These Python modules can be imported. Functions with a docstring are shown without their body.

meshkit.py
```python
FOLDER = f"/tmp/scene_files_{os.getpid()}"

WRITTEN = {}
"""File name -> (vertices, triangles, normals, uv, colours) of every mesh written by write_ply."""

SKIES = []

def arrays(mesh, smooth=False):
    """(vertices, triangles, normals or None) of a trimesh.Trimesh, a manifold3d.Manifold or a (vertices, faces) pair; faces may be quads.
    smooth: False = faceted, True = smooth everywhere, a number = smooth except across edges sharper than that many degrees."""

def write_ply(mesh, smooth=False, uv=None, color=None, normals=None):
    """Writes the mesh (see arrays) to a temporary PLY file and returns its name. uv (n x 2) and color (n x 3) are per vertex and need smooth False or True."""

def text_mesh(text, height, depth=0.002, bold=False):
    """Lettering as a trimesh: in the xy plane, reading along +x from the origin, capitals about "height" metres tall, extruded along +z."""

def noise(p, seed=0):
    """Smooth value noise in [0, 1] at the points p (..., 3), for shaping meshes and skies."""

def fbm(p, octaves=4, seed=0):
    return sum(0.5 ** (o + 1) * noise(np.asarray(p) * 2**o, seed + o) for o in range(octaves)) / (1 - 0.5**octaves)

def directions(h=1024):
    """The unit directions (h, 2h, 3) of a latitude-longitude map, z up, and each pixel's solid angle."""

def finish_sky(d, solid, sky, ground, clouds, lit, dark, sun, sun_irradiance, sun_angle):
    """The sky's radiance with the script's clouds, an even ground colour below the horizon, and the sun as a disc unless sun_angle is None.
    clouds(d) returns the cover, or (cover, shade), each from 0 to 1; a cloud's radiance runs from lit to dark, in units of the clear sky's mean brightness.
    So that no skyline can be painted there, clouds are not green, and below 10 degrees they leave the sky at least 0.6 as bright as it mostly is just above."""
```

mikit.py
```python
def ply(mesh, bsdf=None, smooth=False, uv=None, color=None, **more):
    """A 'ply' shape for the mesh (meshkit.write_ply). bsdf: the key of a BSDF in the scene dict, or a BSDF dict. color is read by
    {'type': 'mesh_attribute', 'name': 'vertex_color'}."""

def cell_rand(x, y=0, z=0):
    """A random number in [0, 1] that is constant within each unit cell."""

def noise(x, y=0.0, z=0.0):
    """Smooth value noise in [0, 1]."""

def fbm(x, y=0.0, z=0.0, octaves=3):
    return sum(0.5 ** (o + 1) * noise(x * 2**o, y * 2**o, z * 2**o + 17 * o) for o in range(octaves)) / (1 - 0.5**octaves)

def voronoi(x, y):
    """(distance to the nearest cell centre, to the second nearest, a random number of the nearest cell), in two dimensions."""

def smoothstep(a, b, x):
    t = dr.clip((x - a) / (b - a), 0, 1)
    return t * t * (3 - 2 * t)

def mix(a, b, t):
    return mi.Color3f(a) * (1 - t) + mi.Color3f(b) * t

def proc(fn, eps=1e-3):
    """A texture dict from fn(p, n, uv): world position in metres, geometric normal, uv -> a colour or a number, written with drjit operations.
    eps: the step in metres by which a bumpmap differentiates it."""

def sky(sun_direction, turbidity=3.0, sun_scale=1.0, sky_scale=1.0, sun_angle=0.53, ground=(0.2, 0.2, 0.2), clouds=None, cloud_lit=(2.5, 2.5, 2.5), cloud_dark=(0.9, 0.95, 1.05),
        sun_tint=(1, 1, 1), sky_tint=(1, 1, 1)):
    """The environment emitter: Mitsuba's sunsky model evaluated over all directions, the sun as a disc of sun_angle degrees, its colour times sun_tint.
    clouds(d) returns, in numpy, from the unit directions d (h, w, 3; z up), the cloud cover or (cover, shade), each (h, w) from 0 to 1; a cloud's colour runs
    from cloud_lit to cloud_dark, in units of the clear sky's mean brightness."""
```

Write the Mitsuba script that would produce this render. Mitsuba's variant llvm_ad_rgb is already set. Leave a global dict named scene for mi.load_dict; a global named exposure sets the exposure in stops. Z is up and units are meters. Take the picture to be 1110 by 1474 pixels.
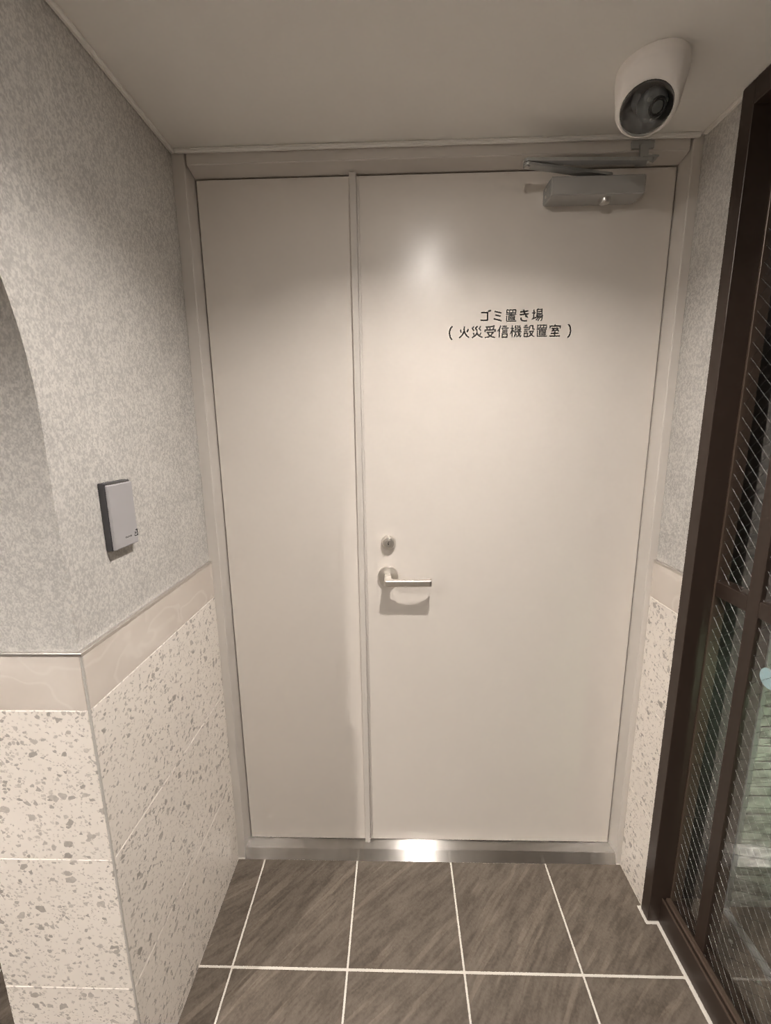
import math, random
import numpy as np
import trimesh
import manifold3d as m3
import drjit as dr
import mitsuba as mi
import mikit
import meshkit
from mikit import proc, noise, fbm, voronoi, cell_rand, smoothstep, mix
from shapely.geometry import Polygon, LineString, Point, box as sbox
from shapely.ops import unary_union
from shapely import affinity

random.seed(7)
T = mi.ScalarTransform4f
scene, labels = {'type': 'scene'}, {}

# ------------------------------------------------------------------ camera, light, exposure
CAM = np.array([-0.088, -1.1422, 1.3641])
FW = np.array([-0.02798172, 0.98154877, -0.18915349])
UP = np.array([0.006805, 0.18941025, 0.98187446])
scene['camera'] = {'type': 'perspective', 'fov': math.degrees(2 * math.atan(555 / 615.13)), 'fov_axis': 'x', 'near_clip': 0.01,
                   'to_world': T().look_at(origin=CAM.tolist(), target=(CAM + FW).tolist(), up=UP.tolist())}
exposure = 3.38
LAMP_TINT = np.array([1.0, 0.92, 0.85])
LAMPS = [(0.035, -0.60, 1150.0), (0.10, -1.95, 370.0), (0.10, -3.10, 300.0)]     # downlights in the ceiling: x, y, radiance
ALCOVE_LAMP = (-1.32, -1.50, 780.0)
OUT_TINT = np.array([0.74, 1.0, 0.66])
OUT_LAMP = (1.02, -0.95, 0.50, 48.0)

# ------------------------------------------------------------------ dimensions (door plane y = 0, room towards -y)
XL, XR, ZC = -0.620, 0.620, 2.02          # wallpaper faces, ceiling
TL, TR = -0.612, 0.612                    # tile faces
YP = -0.508                               # far jamb of the arch
YB = -4.0                                 # rear wall
ZT, ZF = 1.008, 0.902                     # top and bottom of the frieze
ROWS = [(0.902, 0.596), (0.596, 0.290), (0.290, 0.0)]


# ------------------------------------------------------------------ helpers
def put(key, mesh, bsdf, smooth=False, **more):
    k, n = key, 0
    while k in scene:
        n += 1
        k = '%s_%03d' % (key, n)
    scene[k] = mikit.ply(mesh, bsdf, smooth=smooth, **more)
    return k


def tag(key, label, category=None, group=None, kind=None):
    d = {'label': label}
    if category: d['category'] = category
    if group: d['group'] = group
    if kind: d['kind'] = kind
    labels[key] = d


def struct(key, label=None):
    labels[key] = {'kind': 'structure'}
    if label: labels[key]['label'] = label


def rbox(x0, x1, y0, y1, z0, z1, c=0.0015):
    c = min(c, 0.45 * min(x1 - x0, y1 - y0, z1 - z0))
    if c <= 0:
        return trimesh.creation.box(bounds=[[x0, y0, z0], [x1, y1, z1]])
    pts = []
    for x, sx in ((x0, 1), (x1, -1)):
        for y, sy in ((y0, 1), (y1, -1)):
            for z, sz in ((z0, 1), (z1, -1)):
                pts += [(x + sx * c, y + sy * c, z), (x + sx * c, y, z + sz * c), (x, y + sy * c, z + sz * c)]
    return trimesh.convex.convex_hull(np.array(pts))


def extr(poly, h, axis='z', off=0.0):
    """extrude a shapely polygon: axis z: (x,y)->z; axis y: (x,z) along y; axis x: (y,z) along x; from off to off+h"""
    polys = getattr(poly, 'geoms', [poly])
    m = trimesh.util.concatenate([trimesh.creation.extrude_polygon(p, h, engine='earcut') for p in polys])
    v = m.vertices.copy()
    if axis == 'z':
        m.vertices = v + [0, 0, off]
    elif axis == 'y':
        m.vertices = np.stack([v[:, 0], off + v[:, 2], v[:, 1]], 1); m.invert()
    else:
        m.vertices = np.stack([off + v[:, 2], v[:, 0], v[:, 1]], 1)
    return m


def lathe(profile, origin=(0, 0, 0), axis=(0, 0, 1), n=48):
    m = trimesh.creation.revolve(np.array(profile, float), sections=n)
    R = trimesh.geometry.align_vectors([0, 0, 1], axis)
    m.apply_transform(R); m.apply_translation(origin)
    m.fix_normals()
    return m


def tube(a, b, r, n=8):
    return trimesh.creation.cylinder(radius=r, segment=[a, b], sections=n)


cat = trimesh.util.concatenate


def P(color, rough=0.5, metal=0.0, spec=0.5, **k):
    c = color if isinstance(color, dict) else {'type': 'rgb', 'value': list(color)}
    return {'type': 'twosided', 'bsdf': {'type': 'principled', 'base_color': c, 'roughness': rough, 'metallic': metal, 'specular': spec, **k}}


def bump(b, fn, scale, eps=5e-4):
    return {'type': 'twosided', 'bsdf': {'type': 'bumpmap', 'arbitrary': proc(fn, eps), 'scale': scale, 'bsdf': b['bsdf'] if b['type'] == 'twosided' else b}}


# ------------------------------------------------------------------ materials
def wallpaper_color(p, n, uv):
    s = p.x * 0.97 + p.y * 1.03
    a = fbm(s * 260, p.z * 200, p.x * 50, octaves=3)
    b = noise(s * 560 + 11, p.z * 420, p.y * 40)
    c = fbm(s * 14 + 5, p.z * 14, 0, octaves=2)
    t = dr.clip(0.62 * a + 0.38 * b, 0, 1)
    t = smoothstep(0.28, 0.74, t)
    return mix((0.37, 0.36, 0.345), (0.60, 0.58, 0.55), t * 0.7 + 0.3 * c)


def wallpaper_height(p, n, uv):
    s = p.x * 0.97 + p.y * 1.03
    return 0.6 * noise(s * 420 + 11, p.z * 300, p.y * 40) + 0.4 * noise(s * 160, p.z * 130, p.x * 50)


def chips(s, z, f, prob, edge, seed):
    s2 = s * f + 0.28 * noise(s * f * 2.3 + seed, z * f * 2.3) + seed
    z2 = z * f * 1.12 + 0.28 * noise(s * f * 2.3 + seed + 40, z * f * 2.3) + seed * 2
    d1, d2, w = voronoi(s2, z2)
    m = smoothstep(edge, edge + 0.06, d2 - d1) * dr.select(w < prob, 1.0, 0.0)
    return m, w


def terrazzo_color(p, n, uv):
    s = p.x + p.y + 3.7 + dr.floor((p.z - 0.29) / 0.306) * 5.13
    base = mix((0.735, 0.69, 0.635), (0.79, 0.745, 0.69), fbm(s * 9, p.z * 9, 0, octaves=2))
    out = base
    for f, prob, edge, seed, dark, light in ((260.0, 0.17, 0.19, 3.0, (0.47, 0.435, 0.395), (0.66, 0.62, 0.57)),
                                             (125.0, 0.16, 0.18, 9.0, (0.37, 0.345, 0.315), (0.62, 0.58, 0.53)),
                                             (64.0, 0.085, 0.21, 21.0, (0.36, 0.335, 0.305), (0.52, 0.485, 0.445))):
        m, w = chips(s, p.z, f, prob, edge, seed)
        c = mix(dark, light, dr.clip(w / prob, 0, 1)) * (0.92 + 0.16 * noise(s * 300, p.z * 300))
        out = out * (1 - m) + c * m
    return out


def marble_color(p, n, uv):
    s = p.x + p.y
    w = fbm(s * 6 + 3, p.z * 8, 0, octaves=3)
    v = dr.abs(fbm(s * 9 + w * 2.2, p.z * 13 + 7, 0, octaves=3) - 0.5)
    vein = 1 - smoothstep(0.0, 0.05, v)
    base = mix((0.585, 0.53, 0.48), (0.685, 0.635, 0.585), smoothstep(0.25, 0.75, w))
    return base * (1 - 0.22 * vein) + mi.Color3f(0.80, 0.76, 0.71) * (0.22 * vein)


def slate_color(p, n, uv):
    cx, cy = dr.floor((p.x + 0.525) / 0.3), dr.floor((p.y + 0.2875) / 0.3)
    ang = 0.75 + 0.45 * (cell_rand(cx, cy, 4) - 0.4)
    ca, sa = dr.cos(ang), dr.sin(ang)
    u, v = p.x * ca + p.y * sa, -p.x * sa + p.y * ca
    ox = cell_rand(cx, cy, 8) * 9
    u, v = u + ox, v + ox * 2
    wob = 0.004 * noise(u * 10, v * 14)
    st = fbm(u * 22, (v + wob) * 120, 0, octaves=4)
    bl = fbm(u * 16 + 4, v * 30, 0, octaves=4)
    gr = fbm(p.x * 240, p.y * 240, 0, octaves=3)
    t = dr.clip(0.36 * smoothstep(0.2, 0.8, st) + 0.26 * smoothstep(0.2, 0.8, bl) + 0.38 * gr, 0, 1)
    c = mix((0.066, 0.052, 0.040), (0.175, 0.147, 0.120), t)
    vein = smoothstep(0.66, 0.74, fbm(u * 5 + 9, (v + wob) * 60, 3, octaves=2))
    return c * (1 + 0.3 * vein)


def slate_height(p, n, uv):
    return fbm(p.x * 120, p.y * 120, 0, octaves=2)


def stone_color(p, n, uv):
    t = fbm(p.x * 30, p.z * 60, p.y * 30, octaves=3)
    return mix((0.16, 0.155, 0.145), (0.40, 0.39, 0.37), smoothstep(0.25, 0.7, t))


def paint_height(p, n, uv):
    return noise(p.x * 330, p.z * 330, p.y * 330)


scene['mat_wallpaper'] = bump(P(proc(wallpaper_color), 0.75, spec=0.3), wallpaper_height, 0.0006)
scene['mat_terrazzo'] = P(proc(terrazzo_color), 0.42, spec=0.4)
scene['mat_marble'] = P(proc(marble_color), 0.38, spec=0.4)
scene['mat_slate'] = bump(P(proc(slate_color), 0.55, spec=0.4), slate_height, 0.0004)
scene['mat_bead'] = P((0.47, 0.45, 0.42), 0.5)
scene['mat_grout'] = P((0.63, 0.60, 0.55), 0.8)
scene['mat_tilejoint'] = P((0.68, 0.64, 0.58), 0.8)
scene['mat_ceiling'] = P((0.78, 0.765, 0.73), 0.8, spec=0.2)
scene['mat_white'] = P((0.80, 0.77, 0.73), 0.5)
scene['mat_paint'] = bump({'type': 'roughplastic', 'distribution': 'ggx', 'alpha': 0.080, 'specular_reflectance': {'type': 'rgb', 'value': 1.0}, 'diffuse_reflectance': {'type': 'rgb', 'value': [0.72, 0.675, 0.625]}, 'nonlinear': False}, paint_height, 0.00003)
scene['mat_framepaint'] = {'type': 'twosided', 'bsdf': {'type': 'roughplastic', 'distribution': 'ggx', 'alpha': 0.16, 'diffuse_reflectance': {'type': 'rgb', 'value': [0.70, 0.66, 0.615]}}}
scene['mat_steel'] = P((0.72, 0.70, 0.67), 0.30, 1.0)
scene['mat_sill'] = {'type': 'twosided', 'bsdf': {'type': 'roughconductor', 'distribution': 'ggx', 'material': 'none', 'alpha_u': 0.02, 'alpha_v': 0.6, 'specular_reflectance': {'type': 'rgb', 'value': [0.72, 0.70, 0.67]}}}
scene['mat_satin'] = P((0.80, 0.77, 0.72), 0.38, 1.0)
scene['mat_darkmetal'] = P((0.10, 0.10, 0.10), 0.4, 0.6)
scene['mat_closer'] = P((0.46, 0.46, 0.45), 0.42, 0.55)
scene['mat_arm'] = P((0.40, 0.41, 0.41), 0.35, 0.7)
scene['mat_bronze'] = P((0.040, 0.027, 0.021), 0.38, 0.25, 0.5)
scene['mat_bronze_light'] = P((0.085, 0.060, 0.045), 0.34, 0.3, 0.5)
scene['mat_black'] = P((0.012, 0.012, 0.012), 0.5)
scene['mat_ink'] = P((0.012, 0.011, 0.010), 0.6, spec=0.2)
scene['mat_glass'] = {'type': 'thindielectric', 'int_ior': 1.52}
scene['mat_wire'] = P((0.62, 0.62, 0.61), 0.30, 1.0)
scene['mat_wire_dark'] = P((0.10, 0.10, 0.10), 0.30, 1.0)
scene['mat_reader_dark'] = P((0.055, 0.055, 0.060), 0.42)
scene['mat_reader_face'] = P((0.385, 0.38, 0.395), 0.45, 0.2)
scene['mat_cam_white'] = P((0.80, 0.765, 0.73), 0.42)
scene['mat_cam_dark'] = P((0.030, 0.033, 0.034), 0.35)
scene['mat_cam_ball'] = P((0.30, 0.30, 0.30), 0.25)
scene['mat_dome'] = {'type': 'thindielectric', 'int_ior': 1.5, 'specular_transmittance': {'type': 'rgb', 'value': [0.50, 0.53, 0.53]}}
scene['mat_lens'] = P((0.01, 0.01, 0.014), 0.06, 0.0, 0.8, clearcoat=1.0, clearcoat_gloss=0.95)
scene['mat_stone'] = P(proc(stone_color), 0.7)
scene['mat_outdark'] = P((0.014, 0.014, 0.014), 0.6)
scene['mat_sticker'] = P((0.36, 0.55, 0.60), 0.5)
scene['mat_baffle'] = P((0.05, 0.05, 0.05), 0.6)

# ------------------------------------------------------------------ floor
put('floor', trimesh.creation.box(bounds=[[-2.3, YB, -0.06], [0.80, 0.02, -0.0010]]), 'mat_grout')
struct('floor', 'dark taupe slate-look tile floor with pale grout lines')
XF = 0.631                                # the floor tiles end at the glazed screen's pale joint
for i in range(-6, 5):
    for j in range(0, 14):
        x0, x1 = -0.525 + 0.3 * i + 0.0024, -0.525 + 0.3 * (i + 1) - 0.0024
        y1, y0 = 0.0125 - 0.3 * j - 0.0028, 0.0125 - 0.3 * (j + 1) + 0.0028
        y0, y1 = max(y0, YB), min(y1, -0.004)
        x1 = min(x1, XF - 0.004)
        if x0 > XF - 0.02: continue
        poly = sbox(x0, y0, x1, y1)
        # cut round the walls and the post
        solid = [sbox(-0.88, YP, TL - 0.0, 0.1), sbox(-0.90, YB, TL, -1.31), 
                 sbox(0.598, -0.170, 0.8, -0.1215), sbox(TR - 0.0015, -0.14, 0.8, 0.1)]
        for s in solid:
            poly = poly.difference(s)
        if poly.is_empty or poly.area < 1e-5: continue
        poly = max(getattr(poly, 'geoms', [poly]), key=lambda g: g.area)
        if len(poly.exterior.coords) == 5:
            a, b, c, d = poly.bounds
            m = rbox(a, c, b, d, -0.012, 0.0, 0.0012)
        else:
            m = extr(poly, 0.012, 'z', -0.012)
        put('floor__tile', m, 'mat_slate')

# ------------------------------------------------------------------ ceiling with lamp holes
hole = [Point(x, y).buffer(0.023 if y > -1 else 0.042, 24) for x, y, _ in LAMPS] + [Point(*ALCOVE_LAMP[:2]).buffer(0.042, 24)]
cpoly = sbox(-2.35, YB - 0.1, 0.75, 0.12).difference(unary_union(hole))
put('ceiling', extr(cpoly, 0.05, 'z', ZC), 'mat_ceiling')
struct('ceiling', 'flat off-white ceiling')
for n, b in enumerate([(XL, XL + 0.011, YB, -0.0005), (XL + 0.011, XR - 0.011, -0.011, -0.0005), (XR - 0.011, XR, -0.126, -0.0115)], 1):
    k = 'trim_%d' % n
    put(k, rbox(b[0], b[1], b[2], b[3], ZC - 0.010, ZC - 0.0003, 0.003), 'mat_ceiling')
    struct(k, ['slim white ceiling moulding along the left wall', 'slim white ceiling moulding above the door', 'slim white ceiling moulding over the right wall strip'][n - 1])

# ------------------------------------------------------------------ left wall with arched opening
XLB = -0.872                               # far face of the left wall
ya, yb, z0a, ea, eb = YP + 0.0055, -1.30, 1.37, 0.40, 0.55
arc = [(ya, -0.05), (ya, z0a)]
yc, ea = (ya + yb) / 2, (ya - yb) / 2
for k in range(1, 48):
    t = math.pi * k / 48
    arc.append((yc + ea * math.cos(t), z0a + eb * math.sin(t)))
arc += [(yb, z0a), (yb, -0.05)]
wp = sbox(YB, -0.05, 0.10, ZC).difference(Polygon(arc))
put('wall_left', extr(wp, XL - XLB, 'x', XLB), 'mat_wallpaper')
struct('wall_left', 'left wall of mottled grey wallpaper over terrazzo tiles, with an arched opening')
for key, z1, z0, mat in [('frieze_tile', ZT - 0.004, ZF, 'mat_marble')] + [('terrazzo_tile', a, b, 'mat_terrazzo') for a, b in ROWS]:
    g = 0.0009
    put('wall_left__' + key, rbox(XL, TL, YP + 0.0035, -0.0015, z0 + g, z1 - g, 0.0007), mat)
    put('wall_left__' + key, rbox(XLB, TL - 0.0035, YP, ya, z0 + g, z1 - g, 0.0007), mat)
    put('wall_left__' + key, rbox(XLB, TL - 0.0035, yb, yb + 0.0055, z0 + g, z1 - g, 0.0007), mat)
    for q in range(5):
        a, b = yb - 0.6 * q - 0.0035, max(yb - 0.6 * (q + 1), YB)
        if a - b > 0.05:
            put('wall_left__' + key, rbox(XL, TL, b + g, a - g, z0 + g, z1 - g, 0.0007), mat)
put('wall_left__joint_backing', cat([trimesh.creation.box(bounds=[[XL - 0.001, YP + 0.003, 0], [TL - 0.0012, 0, ZT - 0.006]]),
                                     trimesh.creation.box(bounds=[[XLB + 0.001, YP + 0.0012, 0], [TL - 0.004, YP + 0.0055, ZT - 0.006]])]), 'mat_tilejoint')
put('wall_left__corner_bead', rbox(TL - 0.0040, TL + 0.0002, YP - 0.0002, YP + 0.0040, 0.0, ZT - 0.004, 0.0012), 'mat_bead')
labels['wall_left__corner_bead'] = {'label': 'thin grey metal corner bead'}
put('wall_left__metal_trim', cat([rbox(XL, TL + 0.0012, YP + 0.0040, -0.0012, ZT - 0.0065, ZT, 0.0008),
                                  rbox(XLB, TL + 0.0012, YP - 0.0012, ya, ZT - 0.0065, ZT, 0.0008)]), 'mat_steel')
labels['wall_left__metal_trim'] = {'label': 'bright metal strip capping the tiles'}

# ------------------------------------------------------------------ right wall strip
put('wall_right', trimesh.creation.box(bounds=[[XR, -0.1285, -0.05], [0.70, 0.10, ZC]]), 'mat_wallpaper')
struct('wall_right', 'narrow right wall strip of grey wallpaper over terrazzo tiles')
for key, z1, z0, mat in [('frieze_tile', ZT - 0.004, ZF, 'mat_marble')] + [('terrazzo_tile', a, b, 'mat_terrazzo') for a, b in ROWS]:
    put('wall_right__' + key, rbox(TR, XR, -0.1285, -0.0015, z0 + 0.0009, z1 - 0.0009, 0.0007), mat)
put('wall_right__joint_backing', trimesh.creation.box(bounds=[[TR + 0.0012, -0.1284, 0], [XR + 0.001, 0, ZT - 0.006]]), 'mat_tilejoint')
put('wall_right__metal_trim', rbox(TR - 0.0012, XR, -0.1285, -0.0012, ZT - 0.0065, ZT, 0.0008), 'mat_steel')

# walls out of view that close the hall
put('wall_back', trimesh.creation.box(bounds=[[-2.35, 0.13, -0.05], [0.72, 0.18, 2.07]]), 'mat_black'); struct('wall_back', 'wall behind the door frame')
put('wall_rear', trimesh.creation.box(bounds=[[-2.35, YB - 0.1, -0.05], [0.75, YB, 2.07]]), 'mat_wallpaper'); struct('wall_rear', 'rear wall of the hall')
put('wall_right_rear', trimesh.creation.box(bounds=[[XR, YB, -0.05], [0.75, -2.36, 2.02]]), 'mat_wallpaper'); struct('wall_right_rear', 'right wall beyond the glazed screen')
put('wall_alcove', trimesh.creation.box(bounds=[[-2.35, YB, -0.05], [-2.25, 0.1, 2.02]]), 'mat_wallpaper'); struct('wall_alcove', 'far wall seen through the arched opening')

# ------------------------------------------------------------------ door frame
JL, JR, LA, RA, JT, LT, D, HS = -0.5895, 0.5975, -0.5834, 0.5905, 1.9875, 1.978, 0.0373, 0.0346


def jamb(xo, xj, xl, s):
    c = 0.0022
    pts = [(xo, 0), (xj - s * c, 0), (xj, c), (xl, D + 0.0), (xl, 0.115), (xo, 0.115)]
    return Polygon(pts)


lj, rj = jamb(-0.6195, JL, LA, 1), jamb(0.6195, JR, RA, -1)
put('door_frame__jamb', extr(lj, JT + 0.03, 'z', 0.0), 'mat_framepaint')
put('door_frame__jamb', extr(rj, JT + 0.03, 'z', 0.0), 'mat_framepaint')
hp = Polygon([(0, ZC - 0.001), (0, JT + 0.0022), (0.0022, JT), (D, LT), (0.115, LT), (0.115, ZC - 0.001)])
put('door_frame__header', extr(hp, RA - LA, 'x', LA), 'mat_framepaint')
sp = Polygon([(-0.0040, -0.01), (-0.0040, 0.0)] + [(0.0085 - 0.0035 * math.cos(t), HS - 0.0035 + 0.0035 * math.sin(t)) for t in np.linspace(0.25, math.pi / 2, 7)] + [(0.115, HS), (0.115, -0.01)])
sm_ = extr(sp, JR - JL, 'x', JL)
put('door_frame__sill', sm_, 'mat_sill', uv=np.stack([sm_.vertices[:, 0], sm_.vertices[:, 1] - sm_.vertices[:, 2]], 1))
labels['door_frame__sill'] = {'label': 'brushed stainless steel threshold'}
struct('door_frame', 'pale beige steel door frame with stainless threshold')

# ------------------------------------------------------------------ door leaves
put('door_2__leaf', rbox(LA + 0.003, -0.1945, D, D + 0.042, HS + 0.004, LT - 0.0035, 0.0012), 'mat_paint')
struct('door_2', 'narrow fixed leaf of the beige steel door, left of the metal strip')
put('door_1__leaf', rbox(-0.1915, RA - 0.003, D, D + 0.042, HS + 0.004, LT - 0.0035, 0.0012), 'mat_paint')
put('door_1__astragal', cat([rbox(-0.2005, -0.1832, D - 0.0105, D - 0.0004, HS + 0.0006, LT + 0.0003, 0.0012),
                             rbox(-0.1835, -0.1765, D - 0.0022, D - 0.0004, HS + 0.006, LT - 0.005, 0.0008)]), 'mat_framepaint')
labels['door_1__astragal'] = {'label': 'raised vertical cover strip'}
struct('door_1', 'wide beige steel door leaf with black lettering and lever handle')

# lettering: strokes on a 100 x 100 grid
G = {
 'go': [[(15, 78), (72, 78), (72, 12)], [(12, 16), (72, 16)], [(79, 96), (86, 83)], [(91, 100), (98, 87)]],
 'mi': [[(20, 86), (79, 72)], [(25, 58), (72, 46)], [(15, 28), (83, 9)]],
 'oki': [[(12, 95), (88, 95), (88, 72), (12, 72), (12, 95)], [(37, 95), (37, 72)], [(63, 95), (63, 72)], [(7, 60), (93, 60)], [(50, 72), (50, 50)],
         [(30, 50), (80, 50), (80, 17), (30, 17), (30, 50)], [(30, 39), (80, 39)], [(30, 28), (80, 28)], [(13, 50), (13, 5)], [(13, 5), (96, 5)]],
 'ki': [[(15, 77), (83, 84)], [(12, 55), (88, 62)], [(42, 98), (52, 68), (74, 38), (58, 42)], [(24, 33), (24, 18), (36, 7), (55, 5), (76, 7)]],
 'ba': [[(4, 68), (36, 68)], [(20, 95), (20, 24)], [(3, 17), (38, 31)], [(48, 95), (87, 95), (87, 62), (48, 62), (48, 95)], [(48, 78), (87, 78)],
        [(38, 50), (98, 50)], [(53, 50), (36, 25)], [(48, 37), (92, 37), (88, 8), (77, 6)], [(65, 37), (40, 8)], [(80, 37), (57, 4)]],
 'lp': [[(70, 104), (54, 84), (47, 50), (54, 16), (70, -6)]],
 'rp': [[(30, 104), (46, 84), (53, 50), (46, 16), (30, -6)]],
 'hi': [[(50, 97), (50, 62), (40, 36), (26, 18), (8, 4)], [(50, 60), (61, 34), (76, 16), (93, 4)], [(17, 72), (25, 46)], [(86, 74), (73, 50)]],
 'sai': [[(24, 97), (8, 78), (24, 60)], [(52, 97), (36, 78), (52, 60)], [(82, 97), (66, 78), (82, 60)],
         [(50, 56), (47, 36), (34, 18), (8, 4)], [(49, 42), (66, 18), (94, 4)], [(19, 42), (26, 22)], [(84, 44), (73, 24)]],
 'ju': [[(88, 96), (60, 91), (12, 88)], [(21, 83), (28, 69)], [(46, 85), (51, 70)], [(83, 86), (73, 69)], [(8, 46), (8, 64), (93, 64), (93, 46)],
        [(22, 45), (78, 45), (62, 22), (38, 8), (8, 2)], [(28, 44), (46, 20), (70, 7), (94, 2)]],
 'shin': [[(30, 98), (20, 72), (4, 52)], [(20, 72), (20, 0)], [(46, 92), (84, 92)], [(35, 76), (98, 76)], [(44, 60), (87, 60)], [(44, 45), (87, 45)],
          [(45, 30), (86, 30), (86, 3), (45, 3), (45, 30)]],
 'kik': [[(2, 73), (36, 73)], [(19, 98), (19, 0)], [(19, 70), (12, 46), (2, 28)], [(22, 60), (34, 44)], [(49, 98), (42, 84), (53, 75), (42, 60), (58, 62)],
         [(85, 98), (77, 84), (88, 75), (76, 60), (94, 62)], [(36, 45), (98, 45)], [(65, 98), (67, 52), (77, 20), (88, 4), (96, 16)],
         [(89, 34), (70, 12), (54, 3)], [(49, 44), (45, 20), (34, 2)], [(47, 30), (58, 16)], [(80, 56), (88, 49)]],
 'setsu': [[(14, 95), (36, 95)], [(3, 80), (45, 80)], [(9, 64), (40, 64)], [(9, 49), (40, 49)], [(11, 33), (39, 33), (39, 4), (11, 4), (11, 33)],
           [(57, 93), (56, 74), (46, 58)], [(57, 93), (82, 93), (82, 66), (97, 64)], [(50, 47), (87, 47), (74, 22), (46, 2)], [(57, 44), (71, 20), (98, 2)]],
 'shitsu': [[(50, 100), (50, 87)], [(8, 67), (8, 86), (92, 86), (92, 67)], [(22, 67), (80, 67)], [(45, 67), (29, 49), (78, 52)], [(63, 62), (84, 43)],
            [(50, 44), (50, 5)], [(17, 27), (83, 27)], [(5, 5), (95, 5)]],
}


def glyphs(seq, w, h, stroke):
    out = []
    for name, x, z in seq:
        for st in G[name]:
            l = LineString([(x + a / 100 * w, z + b / 100 * h) for a, b in st])
            out.append(l.buffer(stroke * {'oki': 0.70, 'kik': 0.78, 'setsu': 0.86, 'ba': 0.84, 'sai': 0.92, 'ju': 0.92, 'shin': 0.9, 'shitsu': 0.92}.get(name, 1.0) / 2, cap_style=2, join_style=2))
    return unary_union(out).simplify(0.00005)


line1 = glyphs([(n, 0.1252 + 0.0333 * i, 1.6325) for i, n in enumerate(['go', 'mi', 'oki', 'ki', 'ba'])], 0.0300, 0.0300, 0.0034)
line2 = glyphs([('lp', 0.0355, 1.5930)] + [(n, 0.0728 + 0.0332 * i, 1.5945) for i, n in enumerate(['hi', 'sai', 'ju', 'shin', 'kik', 'setsu', 'oki', 'shitsu'])]
               + [('rp', 0.3445, 1.5930)], 0.0302, 0.0300, 0.0034)
for ln in (line1, line2):
    put('door_1__lettering', extr(ln, 0.0004, 'y', D - 0.0004), 'mat_ink')
labels['door_1__lettering'] = {'label': 'upper line of black Japanese lettering'}
labels['door_1__lettering_001'] = {'label': 'lower line of black Japanese lettering in brackets'}

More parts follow.
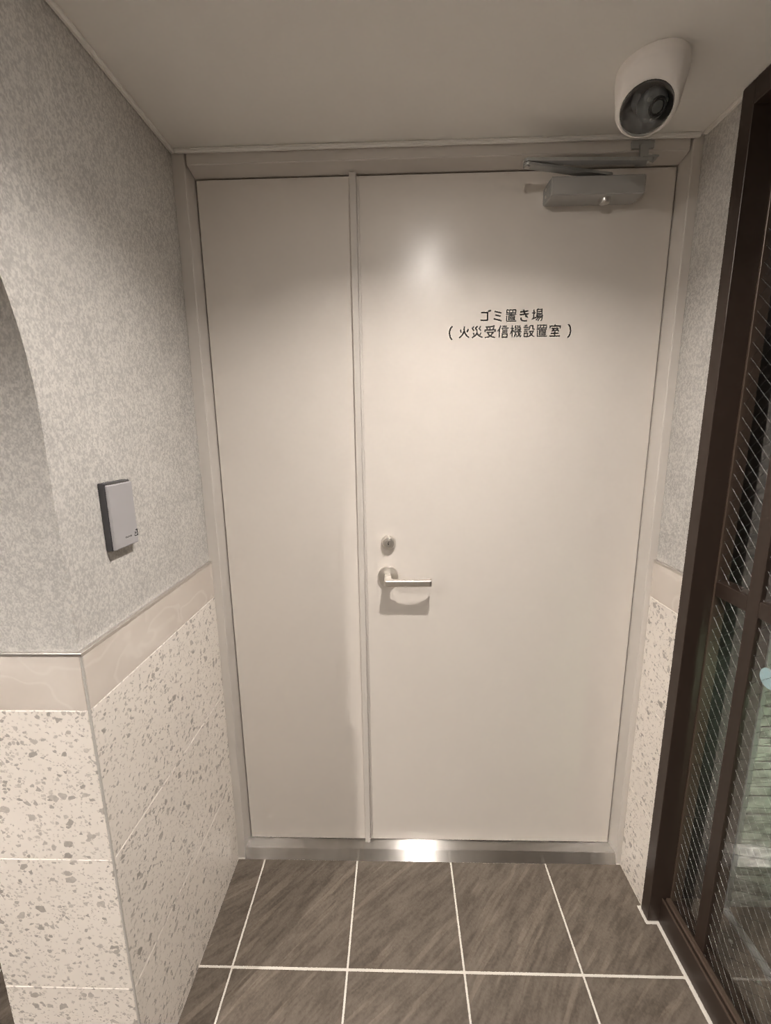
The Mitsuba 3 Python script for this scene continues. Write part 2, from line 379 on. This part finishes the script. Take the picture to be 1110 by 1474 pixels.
# lever handle and lock
hx, hz = -0.1164, 0.9500
put('door_1__handle__rosette', lathe([(0, 0), (0.0290, 0), (0.0295, 0.002), (0.0295, 0.0085), (0.0283, 0.0105), (0.014, 0.0112), (0, 0.0112)], (hx, D - 0.0002, hz), (0, -1, 0), 64), 'mat_satin', smooth=35)
plan = [(hx - 0.0115, D - 0.009), (hx - 0.0115, -0.016), (hx - 0.0085, -0.0215), (hx - 0.003, -0.0225), (-0.004, -0.0225), (0.0045, -0.0215), (0.0055, -0.0185), (0.0055, 0.0035)]
for k in range(13):
    t = k / 12
    xx = 0.0035 + t * (hx + 0.014 - 0.0035)
    plan.append((xx, 0.0025 - 0.0155 * math.sin(math.pi * min(1, 0.06 + t * 0.86)) ** 0.8 + 0.000 * t))
plan += [(hx + 0.0115, 0.004), (hx + 0.0115, D - 0.009)]
pl = Polygon(plan).buffer(0)
pp = np.array(pl.exterior.coords)[:-1]
if Polygon(pp).exterior.is_ccw is False: pp = pp[::-1]


def inset(p, d):
    e = np.roll(p, -1, 0) - p; e /= np.linalg.norm(e, axis=1, keepdims=True)
    nrm = np.stack([-e[:, 1], e[:, 0]], 1); m = nrm + np.roll(nrm, 1, 0)
    m /= np.maximum((m * m).sum(1, keepdims=True) / 2, 0.6)
    return p + m * d


hl, rl = 0.0092, 0.0042                     # half height of the bar, radius of its long edges
lay = [(-hl + rl - rl * math.sin(t), rl - rl * math.cos(t)) for t in np.linspace(math.pi / 2, 0, 6)] + [(hl - rl + rl * math.sin(t), rl - rl * math.cos(t)) for t in np.linspace(0, math.pi / 2, 6)]
n_ = len(pp); V, F = [], []
for zz_, d_ in lay:
    q = inset(pp, d_ * 0.8); V.append(np.column_stack([q, np.full(n_, hz - 0.0045 + zz_)]))
for L_ in range(len(lay) - 1):
    for i in range(n_):
        j = (i + 1) % n_; a0, b0 = L_ * n_, (L_ + 1) * n_
        F += [[a0 + i, a0 + j, b0 + j], [a0 + i, b0 + j, b0 + i]]
cv, cf = trimesh.creation.triangulate_polygon(Polygon(inset(pp, rl * 0.8)), engine='earcut')
base_ = sum(len(x) for x in V)
cf = np.array(cf)
V.append(np.column_stack([cv, np.full(len(cv), hz - 0.0045 + hl)])); F += (cf + base_).tolist()
V.append(np.column_stack([cv, np.full(len(cv), hz - 0.0045 - hl)])); F += (cf[:, ::-1] + base_ + len(cv)).tolist()
lever = trimesh.Trimesh(np.vstack(V), F, process=True); lever.merge_vertices(); lever.fix_normals()
put('door_1__handle__lever', lever, 'mat_satin', smooth=40)
put('door_1__handle__collar', lathe([(0, 0), (0.0122, 0), (0.0122, 0.008), (0.0115, 0.009), (0, 0.009)], (hx, D - 0.010, hz - 0.002), (0, -1, 0), 48), 'mat_satin', smooth=35)
labels['door_1__handle__lever'] = {'label': 'satin metal lever'}
lx, lz = -0.1145, 1.0500
put('door_1__lock__escutcheon', lathe([(0, 0), (0.0200, 0), (0.0205, 0.002), (0.0195, 0.012), (0.0165, 0.0165), (0.0140, 0.0172), (0.0135, 0.0160), (0, 0.0160)], (lx, D - 0.0002, lz), (0, -1, 0), 64), 'mat_satin', smooth=30)
put('door_1__lock__cylinder', lathe([(0, 0), (0.0108, 0), (0.0108, 0.0034), (0.0100, 0.0038), (0, 0.0038)], (lx, D - 0.0160, lz), (0, -1, 0), 48), 'mat_steel', smooth=30)
put('door_1__lock__keyhole', rbox(lx - 0.0011, lx + 0.0011, D - 0.0203, D - 0.0195, lz - 0.0045, lz + 0.0045, 0.0003), 'mat_black')

# ------------------------------------------------------------------ door closer
cy0, cy1, cz0, cz1, cx0, cx1 = -0.0165, D - 0.0004, 1.8945, 1.9345, 0.2745, 0.490
put('door_closer__body', rbox(cx0, cx1, cy0, cy1, cz0, cz1, 0.0025), 'mat_closer')
put('door_closer__end_plate', rbox(cx0 - 0.002, cx0 + 0.0005, cy0 + 0.010, cy1, cz0 + 0.003, cz1 - 0.003, 0.0008), 'mat_arm')
for zz in (cz0 + 0.012, cz1 - 0.012):
    put('door_closer__valve_screw', lathe([(0, 0), (0.0035, 0), (0.0035, 0.001), (0.0028, 0.0015), (0, 0.0015)], (cx0 - 0.0018, 0.016, zz), (-1, 0, 0), 16), 'mat_steel', smooth=30)
spx, spy = 0.408, 0.006
put('door_closer__spindle_cap', lathe([(0, 0), (0.0125, 0), (0.0125, 0.007), (0.0105, 0.010), (0, 0.011)], (spx, spy, cz0 + 0.0005), (0, 0, -1), 32), 'mat_steel', smooth=35)
put('door_closer__spindle', lathe([(0, 0), (0.0085, 0), (0.0085, 0.012), (0.007, 0.0135), (0, 0.0135)], (spx, spy, cz1 - 0.0005), (0, 0, 1), 24), 'mat_steel', smooth=35)


def link(a, b, w0, w1, z0, z1):
    a, b = np.array(a), np.array(b)
    h = unary_union([Point(*a).buffer(w0 / 2, 12), Point(*b).buffer(w1 / 2, 12)]).convex_hull
    return extr(h, z1 - z0, 'z', z0)


elb, brk = (0.2085, -0.045), (0.4835, -0.034)
put('door_closer__main_arm', link((spx + 0.004, spy), elb, 0.020, 0.018, cz1 + 0.0055, cz1 + 0.0115), 'mat_arm')
put('door_closer__forearm', link(elb, brk, 0.017, 0.017, cz1 + 0.0130, cz1 + 0.0195), 'mat_arm')
put('door_closer__pivot_pin', lathe([(0, 0), (0.0055, 0), (0.0055, 0.0175), (0.004, 0.019), (0, 0.019)], (elb[0], elb[1], cz1 + 0.0035), (0, 0, 1), 20), 'mat_steel', smooth=35)
put('door_closer__pivot_pin', lathe([(0, 0), (0.0060, 0), (0.0060, 0.0175), (0.0045, 0.019), (0, 0.019)], (brk[0], brk[1], cz1 + 0.0095), (0, 0, 1), 20), 'mat_steel', smooth=35)
put('door_closer__bracket', cat([rbox(brk[0] - 0.017, brk[0] + 0.017, brk[1] - 0.008, -0.0035, cz1 + 0.0200, cz1 + 0.0245, 0.001),
                                 rbox(brk[0] - 0.028, brk[0] + 0.024, -0.0045, -0.0002, JT + 0.004, JT + 0.0215, 0.001),
                                 rbox(brk[0] - 0.010, brk[0] + 0.010, -0.010, -0.0035, cz1 + 0.0200, JT + 0.012, 0.001)]), 'mat_arm')
tag('door_closer', 'silver-grey door closer with folded arms at the top right of the beige door', 'door closer')

# ------------------------------------------------------------------ card reader on the left wall
ry0, ry1, rz0, rz1 = -0.4035, -0.3305, 1.1515, 1.2765
put('card_reader__body', rbox(XL, XL + 0.0125, ry0, ry1, rz0, rz1, 0.0015), 'mat_reader_dark')
put('card_reader__cover', rbox(XL + 0.0118, XL + 0.0175, ry0 + 0.0004, ry1 - 0.0004, rz0 + 0.0002, rz1 - 0.004, 0.0018), 'mat_reader_face')
labels['card_reader__cover'] = {'label': 'silver-grey front cover'}
tm = meshkit.text_mesh('Panasonic', 0.0029, 0.0003)
tm.apply_translation([-tm.bounds[0][0], 0, 0])
v = tm.vertices.copy(); tm.vertices = np.stack([XL + 0.0174 + v[:, 2], ry0 + 0.0340 + v[:, 0], rz0 + 0.0165 + v[:, 1]], 1)
put('card_reader__lettering', tm, 'mat_ink')
ic = sbox(ry1 - 0.0125, rz0 + 0.0140, ry1 - 0.0012, rz0 + 0.0265).difference(Point(ry1 - 0.0078, rz0 + 0.0200).buffer(0.0047, 16)).union(Point(ry1 - 0.0078, rz0 + 0.0200).buffer(0.0022, 12)).difference(sbox(ry1 - 0.02, rz0 + 0.0225, ry1 - 0.0078, rz0 + 0.03))
put('card_reader__symbol', extr(ic, 0.0003, 'x', XL + 0.0174), 'mat_reader_dark')
put('card_reader__slot', rbox(XL + 0.0116, XL + 0.0150, ry0 + 0.006, ry1 - 0.006, rz1 - 0.0045, rz1 - 0.0012, 0.0006), 'mat_darkmetal')
tag('card_reader', 'small slim grey card reader with dark sides on the left wallpaper', 'card reader')

# ------------------------------------------------------------------ dome security camera on the ceiling
bc = np.array([0.39, -0.195, ZC]); oc = np.array([0.388, -0.190, 1.9555]); on = np.array([-0.36, -0.46, -1.0]); on /= np.linalg.norm(on)


def ring_pts(c, n, r, k=72):
    a = np.cross(n, [0.31, 0.72, 0.2]); a /= np.linalg.norm(a); b = np.cross(n, a)
    t = np.linspace(0, 2 * math.pi, k, endpoint=False)
    return c + r * (np.cos(t)[:, None] * a + np.sin(t)[:, None] * b)


zup = np.array([0, 0, 1.0])
shell = trimesh.convex.convex_hull(np.vstack([ring_pts(bc - [0, 0, 0.0005], zup, 0.0595), ring_pts(bc - [0, 0, 0.012], zup, 0.0605),
                                              ring_pts(bc - [0, 0, 0.022], zup, 0.0600)] +
                                             [ring_pts(oc + on * 0.010 * (math.sin(a) - 1) - on * 0.0, on, 0.0468 + 0.008 * math.cos(a)) for a in np.linspace(0, math.pi / 2, 6)]))
sm = m3.Manifold(m3.Mesh(vert_properties=np.asarray(shell.vertices, np.float32), tri_verts=np.asarray(shell.faces, np.uint32)))
cut = lathe([(0, -0.030), (0.030, -0.026), (0.0455, -0.002), (0.0462, 0.03), (0, 0.03)], oc, on, 72)
cm = m3.Manifold(m3.Mesh(vert_properties=np.asarray(cut.vertices, np.float32), tri_verts=np.asarray(cut.faces, np.uint32)))
res = sm - cm
put('security_camera__housing', res if res.num_tri() > 100 else shell, 'mat_cam_white', smooth=32)
labels['security_camera__housing'] = {'label': 'white housing'}
put('security_camera__inner_bowl', lathe([(0, -0.0296), (0.0296, -0.0255), (0.0448, -0.0022), (0.0440, -0.0022), (0.029, -0.0245), (0, -0.0285)], oc, on, 64), 'mat_cam_dark', smooth=40)
dome = [(0.0448 * math.cos(a), 0.001 + 0.026 * math.sin(a)) for a in np.linspace(0, math.pi / 2, 20)]
dome[-1] = (0.0, dome[-1][1])
put('security_camera__dome', lathe(dome, oc, on, 64), 'mat_dome', smooth=True)
labels['security_camera__dome'] = {'label': 'smoked clear dome'}
ln_dir = np.array([0.05, -0.72, -0.62]); ln_dir /= np.linalg.norm(ln_dir)
bcn = oc + on * (-0.004) + np.array([0.010, 0.0, 0.004])
ball = trimesh.creation.icosphere(3, 0.0255); ball.apply_translation(bcn)
put('security_camera__lens_ball', ball, 'mat_cam_ball', smooth=True)
put('security_camera__lens_ball__lens', lathe([(0, 0), (0.0150, 0.0), (0.0155, 0.003), (0.0135, 0.0042), (0.012, 0.0025), (0.0075, 0.0036), (0, 0.0046)], bcn + ln_dir * 0.0205, ln_dir, 40), 'mat_lens', smooth=35)
for k, (a, b) in enumerate(((-0.0155, 0.008), (0.0155, 0.008), (0.0, -0.017))):
    u1 = np.cross(ln_dir, zup); u1 /= np.linalg.norm(u1); v1 = np.cross(u1, ln_dir)
    q = bcn + u1 * a + v1 * b; dq = (q - bcn) / np.linalg.norm(q - bcn); dq = dq * 0.75 + ln_dir * 0.66; dq /= np.linalg.norm(dq)
    put('security_camera__lens_ball__infrared_led', lathe([(0, 0), (0.0034, 0), (0.0034, 0.001), (0.002, 0.0022), (0, 0.0026)], bcn + dq * 0.0250, dq, 16), 'mat_steel', smooth=40)
tag('security_camera', 'white dome security camera with smoked dome on the ceiling above the door closer', 'security camera')

# ------------------------------------------------------------------ glazed screen on the right
W = 'window_1'
struct(W, 'dark bronze glazed screen with wired glass along the right side')
GX = 0.6655
YE = -2.36
put(W + '__post', rbox(0.6065, 0.6610, -0.1620, -0.1286, 0.0, ZC - 0.0005, 0.0012), 'mat_bronze')
put(W + '__post__glazing_bead', rbox(0.6600, 0.6900, -0.1665, -0.1290, 0.0, ZC - 0.0005, 0.0010), 'mat_bronze_light')
put(W + '__header', rbox(0.6065, 0.700, YE, -0.1622, 1.974, ZC - 0.0005, 0.0012), 'mat_bronze')
put(W + '__bottom_rail', rbox(0.6365, 0.700, YE, -0.1622, 0.0, 0.0760, 0.0010), 'mat_bronze')
put(W + '__bottom_rail__lip', rbox(0.6365, 0.6405, YE, -0.1624, 0.0750, 0.0812, 0.0012), 'mat_bronze_light')
put(W + '__bottom_rail__lip', rbox(0.6460, 0.6615, YE, -0.1624, 0.0750, 0.0845, 0.0034), 'mat_bronze_light')
put(W + '__end_post', rbox(0.6065, 0.700, YE - 0.04, YE, 0.0, ZC - 0.0005, 0.0012), 'mat_bronze')
STL = [(-0.2900, -0.2590), (-1.22, -1.18)]
for a, b in STL:
    k = put(W + '__stile', rbox(0.6595, 0.6930, a, b, 0.0762, 1.974, 0.0012), 'mat_bronze')
seg = [(-0.2590, -0.1665), (-1.18, -0.2900), (YE, -1.22)]
rng = random.Random(3)
for a, b in seg:
    put(W + '__crossbar', rbox(0.6600, 0.6930, a, b, 0.9700, 1.0050, 0.0010), 'mat_bronze')
    for z0, z1 in ((0.0764, 0.9698), (1.0052, 1.9738)):
        pane = trimesh.Trimesh([[GX, a, z0], [GX, b, z0], [GX, b, z1], [GX, a, z1]], [[0, 1, 2], [0, 2, 3]], process=False)
        pk = put(W + '__pane', pane, 'mat_glass')
        rect = sbox(a + 0.001, z0 + 0.001, b - 0.001, z1 - 0.001)
        for s, mw in ((1, 'mat_wire'), (-1, 'mat_wire_dark')):      # two crossing layers of wire
            ws, c = [], -4.0
            while c < 6.0:
                l = LineString([(-3, c - s * 3), (0, c)]).intersection(rect)
                if not l.is_empty and l.length > 0.003:
                    (y0, zz0), (y1, zz1) = l.coords[0], l.coords[-1]
                    ws.append(tube([GX - 0.0004, y0, zz0], [GX - 0.0004, y1, zz1], 0.00030, 6))
                c += 0.0310
            wk = put(pk + '__wire_mesh', cat(ws), mw, smooth=70)
            labels[wk] = {'kind': 'stuff', 'label': 'diagonal wires in the glass'}

# sticker on the glass
yst, zst = -0.3300, 0.8560
k = put('sticker', extr(Point(yst, zst).buffer(0.021, 32), 0.0004, 'x', GX + 0.0012), 'mat_sticker')
tag('sticker', 'round pale blue sticker on the glass screen below the crossbar', 'sticker')

# ------------------------------------------------------------------ outside the glass
put('floor_outside', trimesh.creation.box(bounds=[[0.70, -3.5, -0.06], [3.6, -0.10, -0.0005]]), 'mat_slate'); struct('floor_outside', 'stone floor outside the glass screen')
put('wall_outside', trimesh.creation.box(bounds=[[0.705, -0.1000, -0.05], [3.6, 0.10, 2.6]]), 'mat_outdark'); struct('wall_outside', 'grey ledger stone wall outside the glass screen')
zz = 0.0
while zz < 1.5:
    hh = rng.uniform(0.022, 0.034)
    xx = 0.860
    while xx < 1.9:
        ww = rng.uniform(0.12, 0.34)
        if xx + ww > 1.8: ww = 1.95 - xx
        put('wall_outside__stone', rbox(xx, xx + ww - 0.002, -0.1200 - rng.uniform(0, 0.006), -0.0998, zz, zz + hh - 0.0022, 0.0015), 'mat_stone')
        xx += ww
    zz += hh
put('wall_outside__edge_trim', rbox(0.846, 0.8595, -0.1260, -0.0998, 0.0, 2.4, 0.001), 'mat_arm')
put('drain_channel', cat([rbox(0.8320, 0.8350, -0.300, -0.1270, 0.0, 0.010, 0.0006), rbox(0.8480, 0.8510, -0.300, -0.1270, 0.0, 0.010, 0.0006),
                          rbox(0.8345, 0.8485, -0.300, -0.1270, 0.0, 0.004, 0.0006)]), 'mat_closer')
tag('drain_channel', 'narrow grey metal channel on the floor outside the glass screen', 'channel')
for i, (x, y) in enumerate(((0.8014, -0.2072), (0.8046, -0.2955))):
    k = put('floor_stud', lathe([(0, 0), (0.0055, 0), (0.0050, 0.0022), (0.003, 0.0032), (0, 0.0034)], (x, y, -0.0004), (0, 0, 1), 20), 'mat_steel', smooth=35)
    tag(k, ['round metal floor stud outside the glass, nearer the stone wall', 'round metal floor stud outside the glass, farther from the stone wall'][i], 'stud', 'floor studs outside the glass')

# ------------------------------------------------------------------ lamps
def downlight(x, y, rad, label, tint=LAMP_TINT, rs=0.0220, rm=0.0400, hh=0.0177, ring=0.0):
    global scene
    n, k = 0, 'downlight'
    while k + '__diffuser' in scene:
        n += 1; k = 'downlight_%03d' % n
    put(k + '__trim_ring', lathe([(rm, -0.0002), (rm, -0.003), (rm + 0.012, -0.0025), (rm + 0.0135, -0.0002)], (x, y, ZC), (0, 0, 1), 40), 'mat_white', smooth=40)
    put(k + '__baffle', lathe([(rm, -0.0005), (rm, hh + 0.004), (0, hh + 0.004)], (x, y, ZC), (0, 0, 1), 40), 'mat_baffle', smooth=40)
    d = lathe([(0, 0.0), (rs, 0.0), (rs, 0.003), (0, 0.003)], (x, y, ZC + hh), (0, 0, 1), 32)
    scene[k + '__diffuser'] = mikit.ply(d, 'mat_white', emitter={'type': 'area', 'radiance': {'type': 'rgb', 'value': (rad * tint).tolist()}})
    if ring:                                # frosted acrylic rim that glows softly around the lens
        rg = lathe([(rm, -0.0030), (rm + 0.012, -0.0026), (rm + 0.0122, -0.0020), (rm, -0.0022)], (x, y, ZC - 0.0002), (0, 0, 1), 40)
        scene[k + '__glowing_rim'] = mikit.ply(rg, 'mat_white', emitter={'type': 'area', 'radiance': {'type': 'rgb', 'value': (ring * tint).tolist()}})
    tag(k, label, 'downlight')


for (x, y, r), lb in zip(LAMPS, ('round recessed ceiling downlight nearest the door', 'round recessed ceiling downlight in the middle of the hall', 'round recessed ceiling downlight nearest the rear wall')):
    if y > -1: downlight(x, y, r, lb, rs=0.0120, rm=0.0185, hh=0.0080, ring=50.0)
    else: downlight(x, y, r, lb)
downlight(*ALCOVE_LAMP, 'round recessed ceiling downlight beyond the arched opening')
ox, oy, oz, orad = OUT_LAMP
put('outdoor_lamp__post', lathe([(0, 0), (0.055, 0), (0.055, 0.012), (0.014, 0.018), (0.014, oz - 0.03), (0, oz - 0.03)], (ox, oy, -0.0006), (0, 0, 1), 32), 'mat_darkmetal', smooth=30)
put('outdoor_lamp__hood', lathe([(0, 0), (0.040, 0), (0.042, 0.004), (0.042, 0.100), (0.039, 0.100), (0.039, 0.010), (0, 0.010)], (ox, oy - 0.03, oz), (0, 1, 0), 32), 'mat_darkmetal', smooth=30)
scene['outdoor_lamp__lens'] = mikit.ply(lathe([(0, 0), (0.030, 0), (0.030, 0.003), (0, 0.003)], (ox, oy - 0.0195, oz), (0, 1, 0), 32), 'mat_white', emitter={'type': 'area', 'radiance': {'type': 'rgb', 'value': (orad * OUT_TINT).tolist()}})
tag('outdoor_lamp', 'small dark spot lamp on a short post outside the glass screen', 'lamp')
